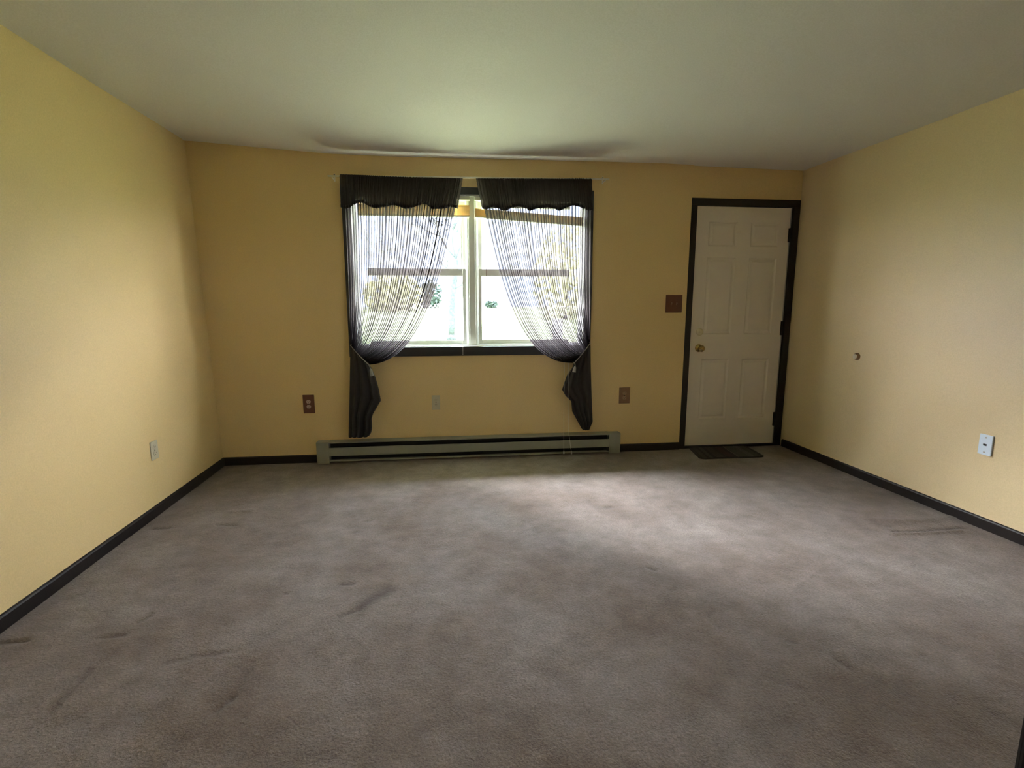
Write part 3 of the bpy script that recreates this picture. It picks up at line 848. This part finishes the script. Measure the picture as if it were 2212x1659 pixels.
# ================================================================== wall plates
def basis(Pt, nrm):
    """x along the wall to the viewer's right, -y out of the wall, z up"""
    n = Vector(nrm).normalized(); z = Vector((0, 0, 1)); y = -n; x = y.cross(z).normalized()
    return Matrix(((x.x, y.x, z.x, Pt.x), (x.y, y.y, z.y, Pt.y), (x.z, y.z, z.z, Pt.z), (0, 0, 0, 1)))
def plate(bm, w, h, d=.006, r=.003):
    box(bm, (-w/2, -d, -h/2), (w/2, 0, h/2), r)
def screw_bm(z, x=0):
    bm = NB(); lathe(bm, [(.0035, 0), (.0035, -.0072), (.002, -.0078)], 10, origin=(x, 0, z)); return bm
def outlet(label, M4, pm, sm, w=.070, h=.114):
    t = thing('outlet', label, 'outlet', M4)
    bm = NB(); plate(bm, w, h); obj('cover_plate', bm, pm, t)
    for z in (.0195, -.0195):
        bm = NB()
        seg = 20; pr = []
        for k in range(seg):
            a = 2*math.pi*k/seg; pr.append((.0165*math.cos(a), max(-.0135, min(.0135, .0165*math.sin(a)))))
        v0 = [bm.verts.new((x, -.006, z+zz)) for x, zz in pr]; v1 = [bm.verts.new((x, -.0085, z+zz)) for x, zz in pr]
        for k in range(seg): bm.faces.new((v0[k], v0[(k+1) % seg], v1[(k+1) % seg], v1[k]))
        bm.faces.new(v1)
        s = obj('socket', bm, sm, t)
        obj('slot', boxes(((-.0075, -.0089, z-.001), (-.0055, -.0083, z+.007)), ((.0055, -.0089, z), (.0075, -.0083, z+.007)), ((-.002, -.0089, z-.009), (.002, -.0083, z-.005))), M_dark, s)
    obj('screw', screw_bm(0), M_steel, t)
    return t
def size_on(px0, py0, px1, py1, Y=0):
    a, b = on_y(px0, py0, Y), on_y(px1, py1, Y)
    return (a+b)/2, abs(b.x-a.x), abs(b.z-a.z)
c, w, h = size_on(653.5, 853, 681, 892.5)
M_sockw = simple('pale_socket_plastic', (0.55, 0.42, 0.36), 0.4)
outlet('brown outlet plate with two pale sockets left of the left curtain', basis(Vector((c.x, 0, c.z)), (0, -1, 0)), M_brown, M_sockw, w, h)
c, w, h = size_on(932.5, 854, 951, 885)
M_ptd = simple('wall_colour_painted_plastic', (0.56, 0.50, 0.36), 0.5)
outlet('outlet plate painted wall colour centred below the window', basis(Vector((c.x, 0, c.z)), (0, -1, 0)), M_ptd, M_ptd, w, h)
c, w, h = size_on(1337.5, 837, 1359.5, 871)
outlet('tan brown outlet plate right of the right curtain', basis(Vector((c.x, 0, c.z)), (0, -1, 0)), M_brown2, simple('tan_socket', (0.34, 0.22, 0.12), .45), w, h)
c, w, h = size_on(1438.5, 637, 1472, 675)
t = thing('light_switch', 'dark brown double toggle switch plate beside the entry door', 'switch', basis(Vector((c.x, 0, c.z)), (0, -1, 0)))
bm = NB(); box(bm, (-w/2, -.006, -h/2), (w/2, 0, h/2), .004); obj('cover_plate', bm, M_brown, t)
for x in (-.022, .022):
    bm = NB(); box(bm, (x-.005, -.008, -.012), (x+.005, -.005, .012), .001)
    hexa(bm, [(x-.0035, -.006, -.006), (x+.0035, -.006, -.006), (x+.0035, -.006, .006), (x-.0035, -.006, .006),
              (x-.003, -.019, .004), (x+.003, -.019, .004), (x+.003, -.017, .010), (x-.003, -.017, .010)])
    obj('toggle', bm, simple('brown_toggle', (0.20, 0.10, 0.07), .3), t)
    for z in (.030, -.030): obj('screw', screw_bm(z, x), M_brown, t)
# left wall outlet, painted over
PL, NL = Vector((lx(0, 0), 0, 0)), Vector((1, -AL, -PLL)).normalized()
a, b = on_plane(332, 952, PL, NL), on_plane(332, 993, PL, NL)
outlet('outlet plate painted over in wall colour on the left wall', basis((a+b)/2, (NL.x, NL.y, 0)), M_ptd, M_ptd, .074, (a-b).length)
# right wall: phone jack plate and door bumper
PR, NR = Vector((rx(0), 0, 0)), Vector((-1, AR, 0)).normalized()
c = on_plane(2131, 961, PR, NR); a, b = on_plane(2135, 940, PR, NR), on_plane(2127, 983, PR, NR)
t = thing('phone_jack', 'white phone jack plate low on the right wall', 'wall plate', basis(c, NR))
hgt = abs(a.z-b.z)
bm = NB(); plate(bm, .068, hgt, .009); obj('cover_plate', bm, M_white, t)
obj('jack', boxes(((-.010, -.0096, -.005), (.008, -.0088, .006)), bev=.0004), M_dark, t)
for z in (hgt*.36, -hgt*.36):
    bm = NB(); lathe(bm, [(.0045, -.008), (.0045, -.0100), (.002, -.0104)], 10, origin=(0, 0, z)); obj('screw', bm, M_strip, t)
c = on_plane(1852, 770, PR, NR)
t = thing('door_bumper', 'small round tan wall bumper at knob height on the right wall', 'door stop', basis(c, NR))
bm = NB(); lathe(bm, [(.026, 0), (.026, -.006), (.022, -.014), (.018, -.018)], 24); obj('bumper_base', bm, M_brown2, t, True)
bm = NB(); lathe(bm, [(.017, -.014), (.017, -.022), (.012, -.027), (.004, -.028)], 20); obj('bumper_pad', bm, M_ivory, t, True)

# ================================================================== doormat
mc = [on_floor(*p, .008) for p in ((1484, 963), (1607, 960), (1654, 986), (1513, 991))]
def mat_mat():
    mt, nt, b = new_mat('woven_mat_stripes')
    b.inputs['Roughness'].default_value = 0.95
    at = N(nt, 'ShaderNodeUVMap')
    sp = N(nt, 'ShaderNodeSeparateXYZ'); nt.links.new(at.outputs[0], sp.inputs[0])
    rp = N(nt, 'ShaderNodeValToRGB'); rp.color_ramp.interpolation = 'CONSTANT'
    cols = [(0, (.010, .007, .007)), (.04, (.050, .047, .040)), (.11, (.02, .014, .012)), (.15, (.060, .055, .048)), (.21, (.012, .008, .008)),
            (.26, (.045, .030, .024)), (.38, (.022, .012, .010)), (.43, (.045, .012, .012)), (.53, (.018, .006, .006)), (.585, (.15, .12, .10)),
            (.60, (.060, .056, .042)), (.76, (.085, .08, .068)), (.84, (.045, .042, .03)), (.94, (.012, .006, .006))]
    el = rp.color_ramp.elements
    el[0].position = 0; el[0].color = cols[0][1]+(1,)
    el[1].position = cols[1][0]; el[1].color = cols[1][1]+(1,)
    for p, c in cols[2:]:
        e = el.new(p); e.color = c+(1,)
    nt.links.new(sp.outputs['X'], rp.inputs['Fac'])
    nz = N(nt, 'ShaderNodeTexNoise'); nz.inputs['Scale'].default_value = 25
    mp = N(nt, 'ShaderNodeMapping'); mp.inputs['Scale'].default_value = (6, 1.2, 1)
    nt.links.new(at.outputs[0], mp.inputs[0]); nt.links.new(mp.outputs[0], nz.inputs['Vector'])
    mx = N(nt, 'ShaderNodeMix', data_type='RGBA', blend_type='MULTIPLY'); mx.inputs['Factor'].default_value = .9
    r2 = N(nt, 'ShaderNodeValToRGB'); r2.color_ramp.elements[0].position = .35; r2.color_ramp.elements[0].color = (.25, .2, .2, 1); r2.color_ramp.elements[1].position = .6; r2.color_ramp.elements[1].color = (.85, .8, .8, 1)
    nt.links.new(nz.outputs['Fac'], r2.inputs['Fac'])
    nt.links.new(rp.outputs['Color'], mx.inputs['A']); nt.links.new(r2.outputs['Color'], mx.inputs['B'])
    nt.links.new(mx.outputs['Result'], b.inputs['Base Color'])
    return mt
M_mat = mat_mat()
mo = (mc[0]+mc[1]+mc[2]+mc[3])/4; mo.z = 0
def mat_pt(u, v):
    a = mc[0].lerp(mc[1], u); b = mc[3].lerp(mc[2], u); return a.lerp(b, v)-mo
t = thing('doormat', 'dark striped doormat with rounded corners in front of the entry door', 'mat', Matrix.Translation(mo))
def mat_mesh(ins, z0, z1, mat, name):
    bm = NB(); uvl = bm.loops.layers.uv.new('UVMap')
    ring = []
    r = .10
    for cu, cv, a0 in ((r, r, 180), (1-r, r, 270), (1-r, 1-r, 0), (r, 1-r, 90)):
        for k in range(7):
            a = math.radians(a0+90*k/6); ring.append((min(1-ins, max(ins, cu+r*math.cos(a))), min(1-ins, max(ins, cv+r*math.sin(a)))))
    top = [bm.verts.new(mat_pt(u, v)+Vector((0, 0, z1-.008))) for u, v in ring]
    bot = [bm.verts.new(mat_pt(u, v)+Vector((0, 0, z0-.008))) for u, v in ring]
    k = len(ring)
    f = bm.faces.new(top)
    for lo_, (u, v) in zip(f.loops, ring): lo_[uvl].uv = (u, v)
    for i in range(k):
        g = bm.faces.new((top[i], bot[i], bot[(i+1) % k], top[(i+1) % k]))
        for lo_ in g.loops: lo_[uvl].uv = (0.01, 0.01)
    bm.faces.new(bot[::-1])
    return obj(name, bm, mat, t)
mat_mesh(0.0, .001, .007, M_hem, 'rubber_backing')
mat_mesh(0.035, .006, .010, M_mat, 'woven_top')

# ================================================================== dark casing edge at the near right
e = CAM + ray(2196, 1659)*(0.95/ray(2196, 1659).length)
ex = e.x; ey = e.y
bm = boxes(((ex, ey-.10, -.01), (ex+.09, ey, 2.36)), ((ex+.004, ey-.02, -.01), (ex+.02, ey+.006, 2.36)), bev=.004)
struct(obj('trim_1', bm, M_trim))

# ================================================================== outdoors
def gz(y): return -0.5 + (0.06*(min(y, 56)-26) if y > 26 else 0)
gxs = np.linspace(-90, 90, 60); gys = np.concatenate([np.linspace(TH+.3, 26, 20), np.linspace(27, 56, 20), np.linspace(60, 160, 12)])
P = np.zeros((len(gys), len(gxs), 3))
for j, y in enumerate(gys):
    for i, x in enumerate(gxs): P[j, i] = (x, y, gz(y)+0.08*math.sin(x*.3+y*.2))
struct(grid_mesh('ground_lawn', P, M_lawn))
hx_ = np.linspace(-140, 140, 70); hy_ = np.linspace(58, 125, 24)
P = np.zeros((len(hy_), len(hx_), 3))
for j, y in enumerate(hy_):
    for i, x in enumerate(hx_):
        P[j, i] = (x, y, 1.2+26*((y-58)/67)**1.3*(1+.12*math.sin(x*.05+1))+ .8*math.sin(x*.31)*math.sin(y*.4))
struct(grid_mesh('ground_hill', P, M_hill))
bm = boxes(((-90, -60, -.62), (90, TH+.3, -.5))); struct(obj('ground_yard', bm, M_lawn))
bm = boxes(((XL-1.0, TH, 2.46), (XR+1.2, TH+.65, 2.60)), ((XL-1.0, YB-.5, 2.52), (XR+1.2, TH, 2.66))); struct(obj('roof', bm, M_ext))

def crown(bm, c, r, n, s, seed, flat=1.0):
    """cloud of small tilted leaf clumps"""
    rr = random.Random(seed)
    for _ in range(n):
        while True:
            p = Vector((rr.uniform(-1, 1), rr.uniform(-1, 1), rr.uniform(-1, 1)))
            if p.length < 1: break
        p = Vector((p.x*r, p.y*r, p.z*r*flat)) + Vector(c)
        a = Vector((rr.gauss(0, 1), rr.gauss(0, 1), rr.gauss(0, 1))).normalized(); b = a.cross(Vector((rr.gauss(0, 1), rr.gauss(0, 1), 1))).normalized()
        k = s*rr.uniform(.5, 1.2)
        bm.faces.new([bm.verts.new(p+q) for q in (a*k, b*k*.6, -a*k, -b*k*.6)])
def branch(bm, p, d, L, r, depth, rr):
    q = p + d*L
    tube(bm, [p, p.lerp(q, .5)+Vector((rr.gauss(0, .03), 0, rr.gauss(0, .03)))*L, q], r, 6, r*.6)
    if depth <= 0: return
    for _ in range(3 if depth > 1 else 2):
        dd = (d + Vector((rr.gauss(0, .55), rr.gauss(0, .4), rr.gauss(.1, .35)))).normalized()
        branch(bm, q, dd, L*.62, r*.6, depth-1, rr)
# front yard tree
Yt = 24.0
base = on_y(975, 731, Yt); tz = gz(Yt)
t = thing('yard_tree', 'bare trunked tree standing on the lawn outside the window', 'tree', Matrix.Translation((base.x, Yt, tz)))
tp = [Vector((0, 0, -.05)), Vector((0, 0, .25)), on_y(976, 700, Yt)-Vector((base.x, Yt, tz)), on_y(976, 660, Yt)-Vector((base.x, Yt, tz)),
      on_y(979, 625, Yt)-Vector((base.x, Yt, tz)), on_y(983, 600, Yt)-Vector((base.x, Yt, tz)), on_y(985, 560, Yt)-Vector((base.x, Yt, tz))]
bm = NB(); tube(bm, tp[:2], .27, 12, .19); tube(bm, tp[1:], .19, 12, .14); obj('trunk', bm, M_bark, t, True)
rr = random.Random(5)
bm = NB()
top = tp[-1]
for d, L, p in (((-.55, 0, .8), 1.5, top), ((.35, .1, .9), 1.6, top), ((-.1, -.2, 1), 1.5, top), ((.7, 0, .5), .8, tp[-2]), ((.75, 0, .35), .5, tp[-3]), ((-.5, .1, .6), .7, tp[-2])):
    branch(bm, Vector(p), Vector(d).normalized(), L, .06, 3, rr)
obj('branches', bm, M_bark, t)
bm = NB(); crown(bm, top+Vector((0, 0, 3.6)), 2.2, 900, .10, 3); fo = obj('leaves', bm, M_leafg, t); fo['kind'] = 'stuff'

def bush(name, label, px, py, Y, r, mat, n, s, cat, flat=.8, trunk=True, grp=None):
    c = on_y(px, py, Y); z0 = gz(Y)
    t = thing(name, label, cat, Matrix.Translation((c.x, Y, z0)), grp)
    bm = NB(); crown(bm, (0, 0, max(c.z-z0, r*flat*.8)), r, n, s, int(px), flat); o = obj('foliage', bm, mat, t); o['kind'] = 'stuff'
    if trunk:
        bm = NB(); tube(bm, [(0, 0, -.05), (0.05, 0, (c.z-z0)*.5), (0, 0, max(c.z-z0, .2))], r*.07+.03, 8, r*.04+.02); obj('stem', bm, M_bark, t)
bush('shrub', 'dark green pointed shrub seen left of the trunk outside', 930, 648, 56, 1.5, M_leafg, 500, .3, 'shrub', 1.2)
bush('shrub', 'low distant shrub seen right of the window mullion', 1062, 668, 56, .9, M_leafg, 300, .2, 'shrub', .5)
bush('autumn_tree', 'yellow autumn tree outside seen through the right curtain', 1222, 600, 40, 3.0, M_leafy, 1000, .35, 'tree', 1.5)
bush('autumn_tree', 'pale bare tree outside seen high through the right curtain', 1130, 520, 60, 5.5, M_leafb, 900, .35, 'tree', .9, False)
bush('autumn_tree', 'pale bare tree outside seen high through the left curtain', 860, 530, 60, 6.5, M_leafb, 900, .35, 'tree', .8, False)
bush('autumn_tree', 'yellow green tree outside seen low through the left curtain', 850, 650, 50, 3.2, M_leafy, 1200, .35, 'tree', .7)
